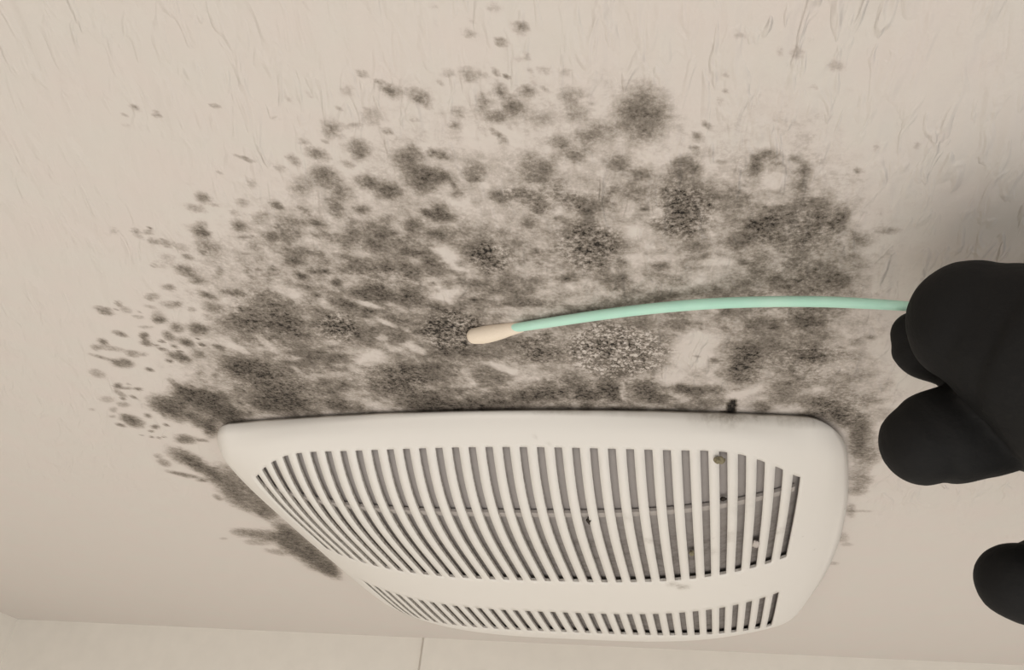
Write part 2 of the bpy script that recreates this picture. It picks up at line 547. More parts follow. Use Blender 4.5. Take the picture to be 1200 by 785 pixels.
M 39.1 -316.4 1.6 1.2 1 0.15
M 33.3 -314.3 0.7 0.6 171 0.15
M 38.3 -308.0 1.3 0.8 164 0.5
M 39.4 -307.0 0.9 0.7 3 0.2
M 43.4 -311.2 1.3 1.2 138 0.35
M 43.0 -310.9 1.8 1.7 165 0.15
M 43.6 -303.5 0.7 0.7 172 0.3
M 41.8 -303.0 0.7 0.5 5 0.12
M 24.9 -301.1 1.3 0.9 156 0.22
M 29.6 -300.1 2.2 1.9 111 0.35
M 32.7 -299.9 1.2 0.9 175 0.25
M 35.7 -300.0 1.1 0.8 83 0.4
M 37.9 -298.6 0.6 0.6 130 0.55
M 43.5 -299.6 1.0 0.9 145 0.18
M 46.5 -299.2 1.3 1.2 178 0.22
M 51.1 -298.4 1.2 1.1 111 0.15
M 35.6 -295.2 2.0 1.5 110 0.45
M 35.7 -293.7 1.0 0.9 136 0.4
M 41.3 -294.0 1.8 1.7 67 0.5
M 41.8 -293.7 0.8 0.7 160 0.3
M 45.5 -294.5 0.6 0.5 0 0.3
M 30.8 -292.5 2.3 1.2 105 0.3
M 32.8 -291.5 0.8 0.7 152 0.5
M 31.9 -292.1 0.5 0.4 111 0.3
M 37.3 -290.1 2.6 2.2 102 0.5
M 51.4 -291.5 2.7 2.2 4 0.35
M 22.3 -298.8 0.8 0.6 118 0.2
M 55.4 -288.8 0.8 0.8 3 0.2
M 24.3 -289.6 2.1 1.2 108 0.35
M 22.3 -285.8 1.4 1.2 128 0.45
M 32.7 -287.3 2.8 1.9 2 0.6
M 30.2 -289.9 2.1 1.6 112 0.25
M 38.0 -288.5 2.6 2.4 120 0.3
M 32.3 -281.8 2.2 0.9 55 0.55
M 33.1 -279.5 1.4 1.0 67 0.3
M 14.6 -277.5 1.5 1.2 126 0.6
M 16.9 -276.3 1.5 1.3 108 0.7
M 18.3 -275.0 1.3 0.9 179 0.3
M 11.9 -269.8 4.1 3.1 172 0.55
M 15.2 -269.1 2.2 1.5 135 0.5
M 16.8 -265.8 1.0 0.9 95 0.6
M 17.3 -264.1 0.7 0.5 123 0.6
M 16.8 -261.5 2.1 1.7 129 0.55
M 23.5 -269.8 3.8 3.0 117 0.45
M 23.0 -267.0 2.0 0.9 4 0.5
M 9.7 -266.2 4.1 3.1 122 0.5
M 43.6 -285.7 3.0 2.1 4 0.25
M 51.7 -286.1 3.1 2.8 102 0.3
M 46.4 -277.7 2.5 2.2 175 0.45
M 52.1 -278.8 3.2 2.8 4 0.35
M 54.1 -278.5 1.9 1.4 98 0.4
M 49.3 -273.4 3.2 2.6 64 0.55
M 39.3 -269.4 5.5 4.7 111 0.5
M 39.2 -266.3 3.1 2.8 167 0.35
M 42.2 -270.3 1.8 1.7 120 0.3
M 27.8 -260.1 3.4 3.0 132 0.55
M 27.4 -260.4 1.9 1.6 162 0.25
M 34.1 -260.4 3.1 2.8 138 0.6
M 37.9 -259.0 3.3 2.7 108 0.4
M 37.6 -254.7 3.2 2.7 175 0.5
M 43.8 -261.1 3.9 3.1 104 0.4
M 46.5 -256.5 3.3 3.1 113 0.45
M 50.7 -254.4 3.4 3.1 106 0.5
M 52.8 -274.4 2.3 2.1 101 0.3
M 44.9 -272.1 1.2 1.0 109 0.35
M 10.0 -254.9 4.5 3.7 158 0.7
M 10.5 -253.8 2.5 2.0 160 0.3
M 8.3 -246.0 4.5 3.0 177 0.55
M 7.0 -255.2 1.1 0.9 129 0.7
M 18.1 -241.3 7.8 5.3 106 0.55
M 18.5 -234.6 5.8 4.8 123 0.5
M 15.4 -237.6 3.7 2.9 119 0.35
M 20.0 -233.2 2.6 2.3 149 0.3
M 26.9 -238.6 7.1 6.0 118 0.3
M 27.1 -245.4 2.9 2.2 176 0.25
M 33.4 -249.5 2.2 2.0 137 0.45
M 33.6 -248.1 1.5 1.2 110 0.5
M 33.7 -236.8 1.4 1.0 105 0.75
M 30.2 -232.4 0.6 0.6 149 0.5
M 33.4 -230.5 1.1 0.6 43 0.5
M 36.3 -228.2 1.3 0.6 41 0.5
M 34.5 -232.8 3.3 2.9 121 0.2
C 8.4 -235.0 7.1 2.9 77 0.88
C 4.8 -238.9 2.3 1.6 47 0.7
C 2.3 -217.4 5.9 2.3 153 0.85
C -1.9 -224.9 2.2 1.7 165 0.6
C 10.6 -228.6 3.2 1.4 72 0.7
C 16.6 -257.1 4.2 3.2 116 0.6
C 19.7 -252.2 5.0 2.3 106 0.5
M 10.4 -232.8 2.1 1.2 110 0.5
M 9.9 -227.8 1.1 1.0 139 0.45
M 1.5 -233.6 3.8 2.5 115 0.6
M 2.1 -229.3 3.4 2.8 150 0.4
M 23.0 -222.9 4.4 3.5 115 0.45
M 30.9 -223.6 3.0 2.5 113 0.3
M 26.7 -217.8 3.7 2.6 177 0.3
M 8.1 -223.7 4.8 2.2 2 0.4
M -0.9 -223.5 1.4 1.0 121 0.5
M 15.4 -220.9 7.9 3.9 2 0.3
M 6.7 -212.9 3.6 3.0 142 0.35
M 24.4 -212.6 4.3 2.3 1 0.3
M 35.6 -216.3 2.7 2.5 132 0.2
M 40.6 -223.3 3.5 2.5 1 0.5
M 40.9 -222.4 1.7 1.3 103 0.4
M 48.4 -235.9 9.6 8.3 103 0.5
M 47.1 -244.3 5.8 5.1 178 0.45
M 50.3 -251.1 3.2 2.7 1 0.45
M -3.9 -209.9 4.3 3.5 144 0.45
C 46.1 -268.7 1.8 1.4 53 0.7
C 38.6 -262.9 1.3 1.1 111 0.6
C 45.6 -260.9 1.5 1.1 135 0.7
C 42.5 -252.5 1.8 1.7 164 0.7
C 30.4 -227.9 3.9 2.6 79 0.45
C 32.8 -215.2 3.7 3.1 171 0.6
C 23.3 -207.0 10.9 2.4 4 0.6
C 42.8 -211.3 7.9 2.7 178 0.5
M 41.4 -249.8 1.2 1.0 170 0.5
M 43.3 -248.2 0.9 0.7 1 0.5
M 32.0 -217.9 0.9 0.5 102 0.5
M 31.9 -214.3 1.1 0.9 170 0.25
C 19.8 -270.5 6.3 0.7 105 0.5
M -3.6 -200.9 9.7 7.5 127 0.5
M -2.0 -190.3 10.9 8.9 146 0.35
M 24.6 -183.4 10.6 9.4 147 0.5
M 25.0 -182.3 5.6 4.0 107 0.3
M 7.7 -187.1 9.1 7.4 162 0.35
M 4.6 -167.0 7.6 6.6 89 0.55
M -15.8 -167.9 9.7 9.2 89 0.6
M 22.6 -153.7 8.3 7.3 143 0.7
M 12.0 -148.8 8.7 7.4 141 0.6
M -0.4 -144.5 10.1 6.8 172 0.65
M 34.4 -159.6 7.7 5.9 86 0.5
M 36.2 -150.0 5.3 4.3 108 0.7
M -17.4 -144.3 12.0 5.5 178 0.6
C 9.8 -172.2 5.3 2.2 46 0.85
C 13.3 -169.7 2.6 2.2 144 0.85
C -3.6 -163.1 3.2 1.3 80 0.75
C 6.5 -175.3 4.2 1.5 19 0.5
C -25.0 -185.0 3.8 2.2 175 0.3
M 66.6 -283.8 8.3 6.6 90 0.5
M 65.3 -285.8 2.0 1.5 91 0.25
M 66.5 -283.3 5.2 4.3 89 0.2
M 69.1 -283.5 2.7 2.1 11 0.3
M 67.3 -279.8 2.8 2.1 11 0.25
M 62.7 -281.6 2.4 2.3 63 0.2
M 59.9 -269.3 3.2 2.7 94 0.55
M 59.8 -267.8 1.8 1.7 91 0.3
M 81.0 -279.0 1.5 0.8 62 0.4
M 78.5 -275.8 1.4 0.8 89 0.5
M 79.8 -275.6 1.1 0.6 89 0.4
M 78.0 -272.2 1.0 0.8 18 0.45
M 78.8 -270.7 0.8 0.6 11 0.3
M 75.8 -265.2 4.3 4.0 55 0.55
M 78.2 -264.3 2.7 2.0 85 0.35
M 85.1 -293.4 0.8 0.7 42 0.2
M 85.3 -288.9 0.8 0.7 46 0.2
M 83.9 -286.1 0.9 0.6 12 0.3
M 83.5 -284.9 0.8 0.5 12 0.25
M 84.3 -266.7 1.2 0.6 8 0.3
M 92.4 -264.3 4.0 1.9 96 0.45
M 57.9 -279.5 3.8 3.2 95 0.3
M 56.0 -281.1 2.4 2.0 97 0.3
M 64.7 -264.2 2.9 2.4 10 0.3
M 75.9 -253.6 8.2 6.4 85 0.5
M 72.6 -252.3 4.7 3.9 85 0.4
M 70.3 -257.7 1.6 1.3 88 0.5
M 74.5 -245.3 7.0 6.2 79 0.5
M 73.4 -243.6 5.3 4.4 84 0.3
M 81.2 -255.3 4.5 3.4 84 0.5
M 65.2 -264.2 2.5 2.4 28 0.35
M 61.1 -258.3 4.5 4.3 84 0.3
M 55.9 -256.6 4.2 0.7 120 0.5
M 64.9 -251.7 1.1 1.0 14 0.6
M 66.7 -245.0 2.3 1.4 64 0.4
M 87.6 -250.8 6.7 5.2 78 0.38
M 93.1 -242.9 4.2 3.4 74 0.5
M 90.0 -236.8 4.5 3.6 17 0.4
M 55.8 -238.0 5.9 4.5 4 0.35
M 51.7 -237.6 2.3 1.4 97 0.5
M 51.1 -227.8 5.7 2.9 97 0.5
M 56.8 -228.9 3.2 1.9 96 0.45
M 68.0 -226.4 3.3 2.0 6 0.5
M 78.7 -229.5 3.7 1.9 6 0.3
M 78.8 -234.8 3.2 2.2 9 0.45
M 80.1 -230.5 0.7 0.6 14 0.6
M 90.7 -226.5 1.4 1.2 18 0.6
M 93.9 -222.3 4.1 3.2 76 0.4
M 89.0 -233.2 4.5 2.2 7 0.3
M 90.5 -216.4 4.2 3.3 79 0.35
M 52.8 -220.2 4.5 3.4 3 0.4
M 68.5 -212.5 5.0 3.1 5 0.3
M 80.9 -211.6 4.9 2.6 6 0.25
M 64.6 -210.6 3.6 3.5 64 0.35
C 60.5 -251.8 4.7 2.4 95 0.6
C 68.5 -249.3 2.4 2.2 80 0.7
C 65.8 -230.6 7.6 1.9 5 0.7
C 83.3 -227.1 4.7 2.3 6 0.75
C 91.3 -231.5 2.7 1.1 6 0.6
C 81.4 -222.1 3.8 2.4 8 0.5
C 54.9 -265.9 1.2 1.1 98 0.7
C 62.6 -235.5 1.9 1.9 68 0.4
C 66.2 -270.9 2.7 1.6 41 0.6
C 71.1 -215.4 4.9 1.7 5 0.5
C 60.6 -224.6 4.9 2.4 94 0.45
M 71.7 -197.1 5.8 3.9 91 0.45
M 58.4 -196.0 3.9 3.2 96 0.4
M 45.1 -174.0 5.1 4.0 102 0.55
M 45.1 -154.2 8.3 4.9 98 0.8
M 58.1 -153.7 9.4 6.2 79 0.8
M 63.8 -147.1 4.3 3.9 177 0.7
M 70.2 -155.1 3.7 3.5 90 0.7
M 77.5 -153.6 7.3 3.7 3 0.6
M 81.9 -143.9 6.0 3.9 3 0.5
C 75.7 -179.5 13.3 7.9 98 0.95
C 67.6 -164.2 5.9 4.6 93 0.8
C 80.7 -188.1 6.7 6.0 17 0.6
C 83.3 -165.3 5.8 3.9 88 0.6
C 50.6 -154.6 7.6 0.9 95 0.7
M 92.1 -174.4 9.8 5.4 87 0.55
M 92.8 -177.0 5.4 3.2 86 0.3
M 91.2 -166.1 6.9 5.5 81 0.45
M 91.9 -160.2 4.2 3.9 62 0.5
M 84.8 -165.2 2.9 2.5 81 0.4
M 82.5 -173.8 1.7 1.6 45 0.7
M 77.0 -176.2 0.7 0.6 86 0.7
M 78.9 -193.2 0.7 0.5 88 0.5
M 96.1 -194.5 5.9 5.0 71 0.35
M 88.4 -202.1 5.0 2.8 6 0.4
M 99.2 -140.7 5.3 4.1 81 0.6
M 71.2 -140.3 9.2 4.0 2 0.5
M 52.4 -138.8 9.5 3.4 1 0.45
C 91.5 -149.9 6.1 3.0 157 0.9
C 96.9 -153.4 3.8 1.8 123 0.85
M 95.2 -267.8 2.8 2.0 15 0.45
M 96.5 -268.8 1.6 1.1 16 0.2
M 92.3 -264.9 3.0 1.4 86 0.35
M 101.5 -265.7 2.0 1.1 54 0.35
M 103.9 -262.2 2.7 1.7 78 0.5
M 103.3 -257.5 4.0 1.8 83 0.4
M 104.1 -252.4 3.3 2.4 73 0.45
M 98.3 -264.3 0.6 0.5 44 0.35
M 110.1 -253.4 2.1 1.7 50 0.3
M 114.0 -244.9 4.1 2.0 80 0.55
M 113.4 -241.0 3.6 2.8 63 0.5
M 108.5 -248.8 3.4 2.4 72 0.4
M 107.9 -243.9 4.2 2.9 75 0.4
M 101.4 -246.8 3.6 3.1 44 0.55
M 94.3 -241.0 4.6 4.0 40 0.55
M 106.1 -240.6 6.6 4.7 17 0.4
M 103.3 -235.6 7.7 4.3 9 0.35
M 116.2 -260.3 1.2 0.9 64 0.4
M 119.3 -267.7 1.2 0.7 72 0.2
M 127.8 -267.5 0.9 0.5 70 0.25
M 126.4 -237.0 3.0 1.4 9 0.32
M 120.6 -234.0 3.3 2.6 40 0.3
M 118.2 -236.0 2.2 1.0 79 0.3
C 97.2 -258.7 3.7 3.2 80 0.88
C 97.0 -251.8 3.0 2.2 17 0.5
C 101.1 -252.1 2.0 1.6 67 0.4
M 99.4 -297.3 1.6 1.3 62 0.2
M 96.3 -297.7 1.1 0.7 80 0.15
M 107.8 -292.7 1.8 1.4 49 0.2
M 103.5 -287.4 0.7 0.5 16 0.2
M 111.2 -285.8 0.8 0.6 48 0.2
M 87.8 -303.3 1.1 0.8 22 0.2
M 112.6 -217.6 7.1 5.5 21 0.45
M 117.4 -215.2 5.0 3.1 76 0.35
M 106.1 -227.2 3.9 2.2 81 0.4
M 94.8 -228.9 5.4 3.6 82 0.3
M 103.6 -214.2 6.7 4.9 15 0.4
M 98.6 -219.5 4.4 3.9 39 0.3
M 121.6 -208.6 2.7 2.2 57 0.3
M 119.6 -224.9 4.0 2.6 74 0.25
M 109.6 -198.4 7.0 5.4 17 0.45
M 113.6 -194.8 3.0 2.3 17 0.35
M 106.3 -192.9 4.9 3.5 78 0.35
M 98.8 -192.0 6.5 5.7 26 0.3
M 111.9 -186.3 6.5 4.9 15 0.25
M 129.5 -185.2 2.0 1.4 16 0.35
M 126.2 -181.9 3.1 2.4 22 0.25
M 93.9 -221.9 1.3 1.1 54 0.5
M 123.9 -221.8 0.9 0.7 29 0.2
M 124.1 -212.6 0.9 0.7 65 0.2
M 111.4 -176.0 6.6 5.6 62 0.45
M 95.3 -182.1 5.2 3.2 85 0.35
M 100.4 -184.4 4.1 3.1 79 0.25
M 108.6 -171.4 1.1 0.8 78 0.6
M 115.7 -172.1 4.5 3.6 68 0.4
M 105.7 -162.5 5.8 4.1 80 0.35
M 111.6 -157.6 5.6 4.6 18 0.25
M 126.0 -173.7 4.7 3.1 11 0.25
M 128.8 -161.5 6.0 5.0 54 0.22
M 122.4 -158.9 7.0 5.6 21 0.25
M 106.3 -153.7 6.2 5.5 62 0.45
M 105.3 -146.3 5.1 4.5 66 0.5
M 120.1 -140.7 11.6 6.1 33 0.6
M 119.9 -142.6 5.5 4.8 42 0.3
M 125.2 -133.4 5.7 4.9 48 0.55
M 127.1 -129.3 7.0 3.2 64 0.7
M 133.2 -127.1 8.3 4.0 80 0.5
M 116.4 -133.6 5.9 3.3 5 0.55
M 124.8 -149.9 5.7 4.2 13 0.3
M 133.9 -143.4 5.8 4.8 27 0.25
M 136.0 -116.5 13.1 3.6 82 0.45
M 140.9 -133.6 5.4 3.9 70 0.22
M 138.5 -155.3 3.6 2.6 69 0.15
C 108.9 -135.2 3.4 2.9 70 0.4
K 50.7 -180.9 18.6 17.4 113 1
M -144.0 -74.3 17.0 5.5 101 0.5
M -144.1 -52.8 17.2 5.6 102 0.55
M -145.4 -32.9 13.4 4.4 104 0.5
M -148.7 7.5 23.4 6.4 95 0.55
M -147.9 36.8 24.1 6.3 97 0.6
M -148.4 62.5 17.8 4.6 100 0.6
M -150.6 -3.4 11.0 5.4 98 0.4
C -147.2 -107.1 6.0 4.1 18 0.5
S -1.8 -196.7 13.2 10.4 126 1
S -40.0 -201.2 10.5 7.0 129 0.9
S 48.5 -236.7 11.5 10.0 103 0.8
S 19.7 -234.1 7.6 6.6 136 0.8
S 74.7 -248.7 11.6 8.7 87 0.8
S 26.2 -184.4 10.4 9.3 141 0.7
S -33.0 -165.6 15.6 13.3 23 0.5
S 40.0 -258.2 13.4 7.3 4 0.5
S -81.6 -164.3 19.2 17.4 53 0.4
S -63.9 -208.9 17.0 16.5 126 0.4
S 103.0 -239.1 13.3 10.3 20 0.5
S 104.9 -212.0 17.5 13.8 71 0.4
S 93.0 -168.8 12.4 6.6 87 0.5
S 113.2 -170.6 14.4 12.6 50 0.5
S 41.6 -156.2 27.5 12.6 1 0.4
S -15.2 -227.7 13.5 6.0 1 0.4
S 124.7 -137.4 13.5 11.1 64 0.5
B 88.5 -140.4 6.2 1.9 97 1
B 86.7 -135.8 2.7 1.7 3 1
B 104.0 -133.3 2.7 1.4 3 0.9
'''
def vnoise(x, y, freq, seed):
    "smooth value noise in -1..1"
    xs, ys = x * freq, y * freq
    xi, yi = np.floor(xs).astype(np.int64), np.floor(ys).astype(np.int64)
    fx, fy = xs - xi, ys - yi
    fx = fx * fx * (3 - 2 * fx); fy = fy * fy * (3 - 2 * fy)
    def hsh(a, b):
        h = (a * 374761393 + b * 668265263 + seed * 2147483647) & 0xffffffff
        h = ((h ^ (h >> 13)) * 1274126177) & 0xffffffff
        return ((h ^ (h >> 16)) & 0xffff) / 32767.5 - 1
    a, b, c, d = hsh(xi, yi), hsh(xi + 1, yi), hsh(xi, yi + 1), hsh(xi + 1, yi + 1)
    return (a * (1 - fx) + b * fx) * (1 - fy) + (c * (1 - fx) + d * fx) * fy
def fbm(x, y, freq, seed, octs=4, gain=.55):
    s, a, t = 0, 1, 0
    for k in range(octs):
        s = s + a * vnoise(x, y, freq * 2 ** k, seed + k * 17); t += a; a *= gain
    return s / t

def mould_map(x, y):
    "x, y in millimetres on the ceiling -> mould density, crackle mask"
    wx = x + .8 * fbm(x, y, .16, 5) + .6 * fbm(x, y, .6, 15, 3)
    wy = y + .8 * fbm(x, y, .16, 9) + .6 * fbm(x, y, .6, 19, 3)
    rough = .24 * fbm(x, y, .30, 31, 4, .7) + .12 * fbm(x, y, 1.3, 37, 3, .8)
    D = np.zeros_like(x); K = np.zeros_like(x); H = np.zeros_like(x); blk = np.zeros_like(x); G = np.zeros_like(x)
    for l in MOULD.strip().splitlines():
        k, cx, cy, a, b, an, d = l.split(); cx, cy, a, b, an, d = map(float, (cx, cy, a, b, an, d))
        R = 1.9 * a + 3
        m = (abs(x - cx) < R) & (abs(y - cy) < R)
        if not m.any(): continue
        sm = min(1.0, b / 4.0)                          # small spots are warped less
        px = x[m] + (wx[m] - x[m]) * sm - cx; py = y[m] + (wy[m] - y[m]) * sm - cy
        c, s = math.cos(math.radians(an)), math.sin(math.radians(an))
        u = (px * c + py * s) / max(a, .45); v = (-px * s + py * c) / max(b, .45)
        r = np.sqrt(u * u + v * v) + rough[m] * (.35 + .65 * sm)
        if k == 'H':
            H[m] = 1 - (1 - H[m]) * (1 - d * (1 / (1 + np.exp((r - .85) * 6))))
            continue
        f = 1 / (1 + np.exp((r - .95) * (6.5 if k == 'M' else 12)))
        if k == 'M': D[m] = 1 - (1 - D[m]) * (1 - d * (.78 * f + .30 * np.exp(-2.2 * r * r)))
        elif k == 'C':
            D[m] *= 1 - d * f; H[m] *= 1 - d * f
        elif k == 'B': blk[m] = np.maximum(blk[m], np.clip(f * 1.6, 0, 1) * d)
        elif k == 'K': K[m] = np.maximum(K[m], f)
        elif k == 'S': G[m] = np.maximum(G[m], d * f)
    big = fbm(x, y, .05, 71, 4, .6); mid = fbm(x, y, .28, 77, 4, .7)
    hz = H * np.clip(.9 + .9 * big + 1.0 * mid, 0, 2.0)
    out = 1 - (1 - D * np.clip(1 + .22 * mid + .14 * fbm(x, y, 1.2, 83, 3, .8), .4, 1.4)) * (1 - np.clip(hz, 0, .8))
    # everything clean inside the deepest blotches keeps a ceiling on darkness
    out = np.where(out > .8, .8 + (out - .8) * .6, out)
    out = np.maximum(out, blk)
    K = K * np.clip(1.15 - D * .9, 0, 1)
    return np.clip(out, 0, 1), np.clip(K, 0, 1), G

def build_ceiling():
    def axis(lo, flo, fhi, hi, st, coarse):
        a = np.concatenate([np.linspace(lo, flo, coarse)[:-1], np.arange(flo, fhi, st), np.linspace(fhi, hi, coarse)])
        return a
    xs = axis(-.5157, -.225, .190, .95, .0011, 12)
    ys = axis(-1.6, -.336, .100, YW + .01, .0011, 10)
    # the hole for the fan snaps on grid lines
    for arr in (xs, ys):
        for e in (-HOLE, HOLE):
            arr[np.argmin(abs(arr - e))] = e
    X, Y = np.meshgrid(xs, ys)
    nx, ny = len(xs), len(ys)
    co = np.stack([X.ravel(), Y.ravel(), np.full(X.size, CEIL)], 1)
    idx = np.arange(nx * ny).reshape(ny, nx)
    f = np.stack([idx[:-1, :-1], idx[1:, :-1], idx[1:, 1:], idx[:-1, 1:]], -1).reshape(-1, 4)   # facing down
    cx = (X[:-1, :-1] + X[1:, 1:]).ravel() / 2; cy = (Y[:-1, :-1] + Y[1:, 1:]).ravel() / 2
    f = f[~((abs(cx) < HOLE) & (abs(cy) < HOLE))]
    me = bpy.data.meshes.new('ceiling')
    me.vertices.add(len(co)); me.vertices.foreach_set('co', co.ravel())
    me.loops.add(f.size); me.loops.foreach_set('vertex_index', f.ravel())
    me.polygons.add(len(f)); me.polygons.foreach_set('loop_start', np.arange(0, f.size, 4)); me.polygons.foreach_set('loop_total', np.full(len(f), 4))
    me.update(calc_edges=True); me.validate()
    D, K, G = mould_map(co[:, 0] * 1000, co[:, 1] * 1000)
    a = me.attributes.new('mould', 'FLOAT', 'POINT'); a.data.foreach_set('value', D.astype(np.float32))
    a = me.attributes.new('crackle', 'FLOAT', 'POINT'); a.data.foreach_set('value', K.astype(np.float32))
    a = me.attributes.new('granule', 'FLOAT', 'POINT'); a.data.foreach_set('value', G.astype(np.float32))
    # the knock-down texture fades out beyond the fan, where the board is smooth
    rel = np.clip((.02 - co[:, 1]) / .14, 0.05, 1) * np.clip(.85 + co[:, 0] * 4, .6, 1.6)
    a = me.attributes.new('relief', 'FLOAT', 'POINT'); a.data.foreach_set('value', rel.astype(np.float32))
    return struct(link('ceiling', me, mat_ceiling()))
YW = 0.2395
build_ceiling()

M_WALL = mat_plain('wall_paint', (0.765, 0.73, 0.67), .8, .1, 260, .2)
def slab(name, x0, x1, y0, y1, z0, z1, mat):
    bm = bmesh.new(); box(bm, x0, x1, y0, y1, z0, z1)
    return struct(bm_obj(name, bm, mat))
slab('wall_back', -.5157, -.1408, YW, YW + .1, 0, CEIL, M_WALL)
slab('wall_back_right', -.1408, .95, YW - .0006, YW + .1, 0, CEIL, M_WALL)
slab('wall_left', -.6157, -.5157, -1.6, YW + .1, 0, CEIL, M_WALL)
bm = bmesh.new()
bmesh.ops.create_cone(bm, cap_ends=True, segments=10, radius1=.0007, radius2=.0007, depth=CEIL)
bmesh.ops.translate(bm, vec=(-.1408, YW - .0005, CEIL / 2), verts=bm.verts)
struct(bm_obj('trim_1', bm, mat_plain('old_caulk', (0.765, 0.73, 0.67), .8), smooth=True))
slab('floor', -.6157, .95, -1.6, YW + .1, -.06, 0, mat_plain('floor_tile', (0.45, 0.42, 0.38), .5))

# ------------------------------------------------------------------ the exhaust fan
FZ = 0.004
GW, GB = 0.14, 0.1435887
SU, V1, V2 = 0.1106933, 0.0274135, 0.1340774
fan = bpy.data.objects.new('exhaust_fan', None); SC.collection.objects.link(fan); fan.location = (0, 0, CEIL + FZ)
tag(fan, 'off-white domed bathroom exhaust fan with two rows of slots on the mouldy ceiling', 'exhaust fan')

def dome(u, v):
    return 0.007 + 0.0285816 * (1 - min(1, abs(u) / GW) ** 3.326) * (1 - min(1, abs(v) / GB) ** 5.857)
def build_grille():
    n = 34; pitch = 2 * SU / (n - 1); gap = .00292; q0 = 0.00121
    cut = [.0165, .0095, .0048, .0018, .0005]
    cols = []                                 # (u, kind) kind: slot index to the right of this column, or -1
    US = SU + pitch * .62
    for i in range(n):
        c = -SU + q0 + i * pitch
        if i == 0: cols.append((-US, -1))
        cols += [(c - gap / 2, i), (c - gap / 6, i), (c + gap / 6, i), (c + gap / 2, -1)]
        if i < n - 1: cols.append((c + pitch / 2, -1))
    cols.append((US, -1))
    def vslot(u, far=False):
        if far: return min(.071 + .0155 * (abs(u) / .09) ** 3, .100)
        base = V2 * (1 - .0652 * (u / GW) ** 2)
        i = (u - q0 + SU) / pitch; e = min(i, n - 1 - i)
        if e < 0: k = cut[0] + (-e) * .006
        else:
            j = int(e); t = e - j
            a = cut[j] if j < 5 else 0; b = cut[j + 1] if j + 1 < 5 else 0
            k = a + (b - a) * t
        return base - k
    def vedge(u): return GB * (1 - .0852 * (u / GW) ** 2)
    def uedge(v): return GW * (1 - .1066 * (v / GB) ** 2)
    # row parameter: list of (segment, t)
    NS = 9; NR = 26; NB = 5
    rows = [('e', 1 - k / NS) for k in range(NS)] + [('s', 1 - k / NR) for k in range(NR)] + [('m', 1 - k / NB) for k in range(NB)]
    rows = [(-1, a, b) for a, b in rows] + [(1, a, b) for a, b in ([('m', 0.0)] + rows[::-1])]
    NW = 9
    ucols = [('L', 1 - k / NW) for k in range(NW)] + [('c', j) for j in range(len(cols))] + [('R', (k + 1) / NW) for k in range(NW)]
    R = {}
    P = []; rim = []
    for ri, (sg, seg, t) in enumerate(rows):
        for ci, (ck, cv) in enumerate(ucols):
            w = 0.0
            uc = cols[cv][0] if ck == 'c' else (US if ck == 'R' else -US)
            if ck != 'c': w = cv
            tau = t if seg == 'e' else 0.0
            # rounded corner
            w2, t2 = w * math.sqrt(1 - .5 * tau * tau), tau * math.sqrt(1 - .5 * w * w)
            vs = vslot(uc, sg > 0)
            if seg == 'e': v = vs + (vedge(uc) - vs) * t2
            elif seg == 's': v = V1 + (vs - V1) * t
            else: v = V1 * t
            if w > 0:
                u = US + (uedge(v) - US) * w2
                if uc < 0: u = -u
            else: u = uc
            v *= sg
            r = min(1.0, math.hypot(w2, t2))
            h = 0.0065 + (dome(u, v) - 0.0065) * (1 - r ** 7)
            P.append((u, v, -h)); rim.append(r)
    nc = len(ucols); nr = len(rows)
    faces = []
    for ri in range(nr - 1):
        a, b = rows[ri], rows[ri + 1]
        inslot = (a[1] in 'se' and b[1] in 's' and a[0] < 0) or (a[1] == 's' and b[1] == 's')
        # slot rows run from s t=1 to m t=1 (= s t=0)
        def sv(q): return q[1] == 's' or (q[1] == 'm' and q[2] == 1.0)
        inslot = sv(a) and sv(b) and not (a[1] == 'm' and b[1] == 'm')
        for ci in range(nc - 1):
            if inslot and ucols[ci][0] == 'c' and cols[ucols[ci][1]][1] >= 0 and ucols[ci + 1][0] == 'c': continue
            faces.append((ri * nc + ci, (ri + 1) * nc + ci, (ri + 1) * nc + ci + 1, ri * nc + ci + 1))
    N = len(P)
    TH = .0013
    up = [(p[0] * (1 - .012 * (rim[i] > .99)), p[1] * (1 - .012 * (rim[i] > .99)), (-FZ - .0003) if rim[i] > .99 else p[2] + TH) for i, p in enumerate(P)]
    edges = {}
    for f in faces:
        for k in range(4):
            e = (f[k], f[(k + 1) % 4]); edges[e] = 1
    allf = list(faces) + [tuple(i + N for i in f[::-1]) for f in faces]
    midx = [0] * len(allf)
    for (a, b) in list(edges):
        if (b, a) not in edges:
            allf.append((b, a, a + N, b + N))
            # slot walls get the darker mottled material, the outer rim the cover's
            midx.append(0 if (rim[a] > .99 and rim[b] > .99) else 1)
    me = mesh_np('grille_cover', P + up, allf)
    me.materials.append(mat_grille()); me.materials.append(mat_slot())
    me.polygons.foreach_set('material_index', midx)
    for i, p in enumerate(me.polygons):
        if i >= 2 * len(faces): p.use_smooth = (midx[i] == 0)
    # stains: x y (mm), radii, strength
    ST = [(84, -141.2, 8, 2.6, .95), (97, -140.2, 12, 2.6, .85), (114, -138, 7, 2.6, .9), (106, -138, 2.5, 1.5, .6), (60, -143, 12, 1.3, .5),
          (30, -143.5, 14, .9, .35), (15.9, -137.1, .7, .9, .95), (22, -135, .8, .6, .35), (66.7, -17.3, 3, 3, .6), (62, -22, 3, 2, .4),
          (-93.5, -106, 1.0, 1.6, .6), (-91, -102, .8, .8, .5), (-110, -54, 4, 1.4, .4), (75, 118, 8, 3, .45), (108, -66, 3, 3, .3),
          (80, -60, 3, 5, .25), (87, -75, 3, 6, .25), (56, -80, 2, 2, .35), (48, -100, 2, 3, .2), (92, -100, 5, 12, .12)]
    A = np.array(P + up) * 1000
    nz = fbm(A[:, 0], A[:, 1], .35, 3, 3)
    S = np.zeros(len(A))
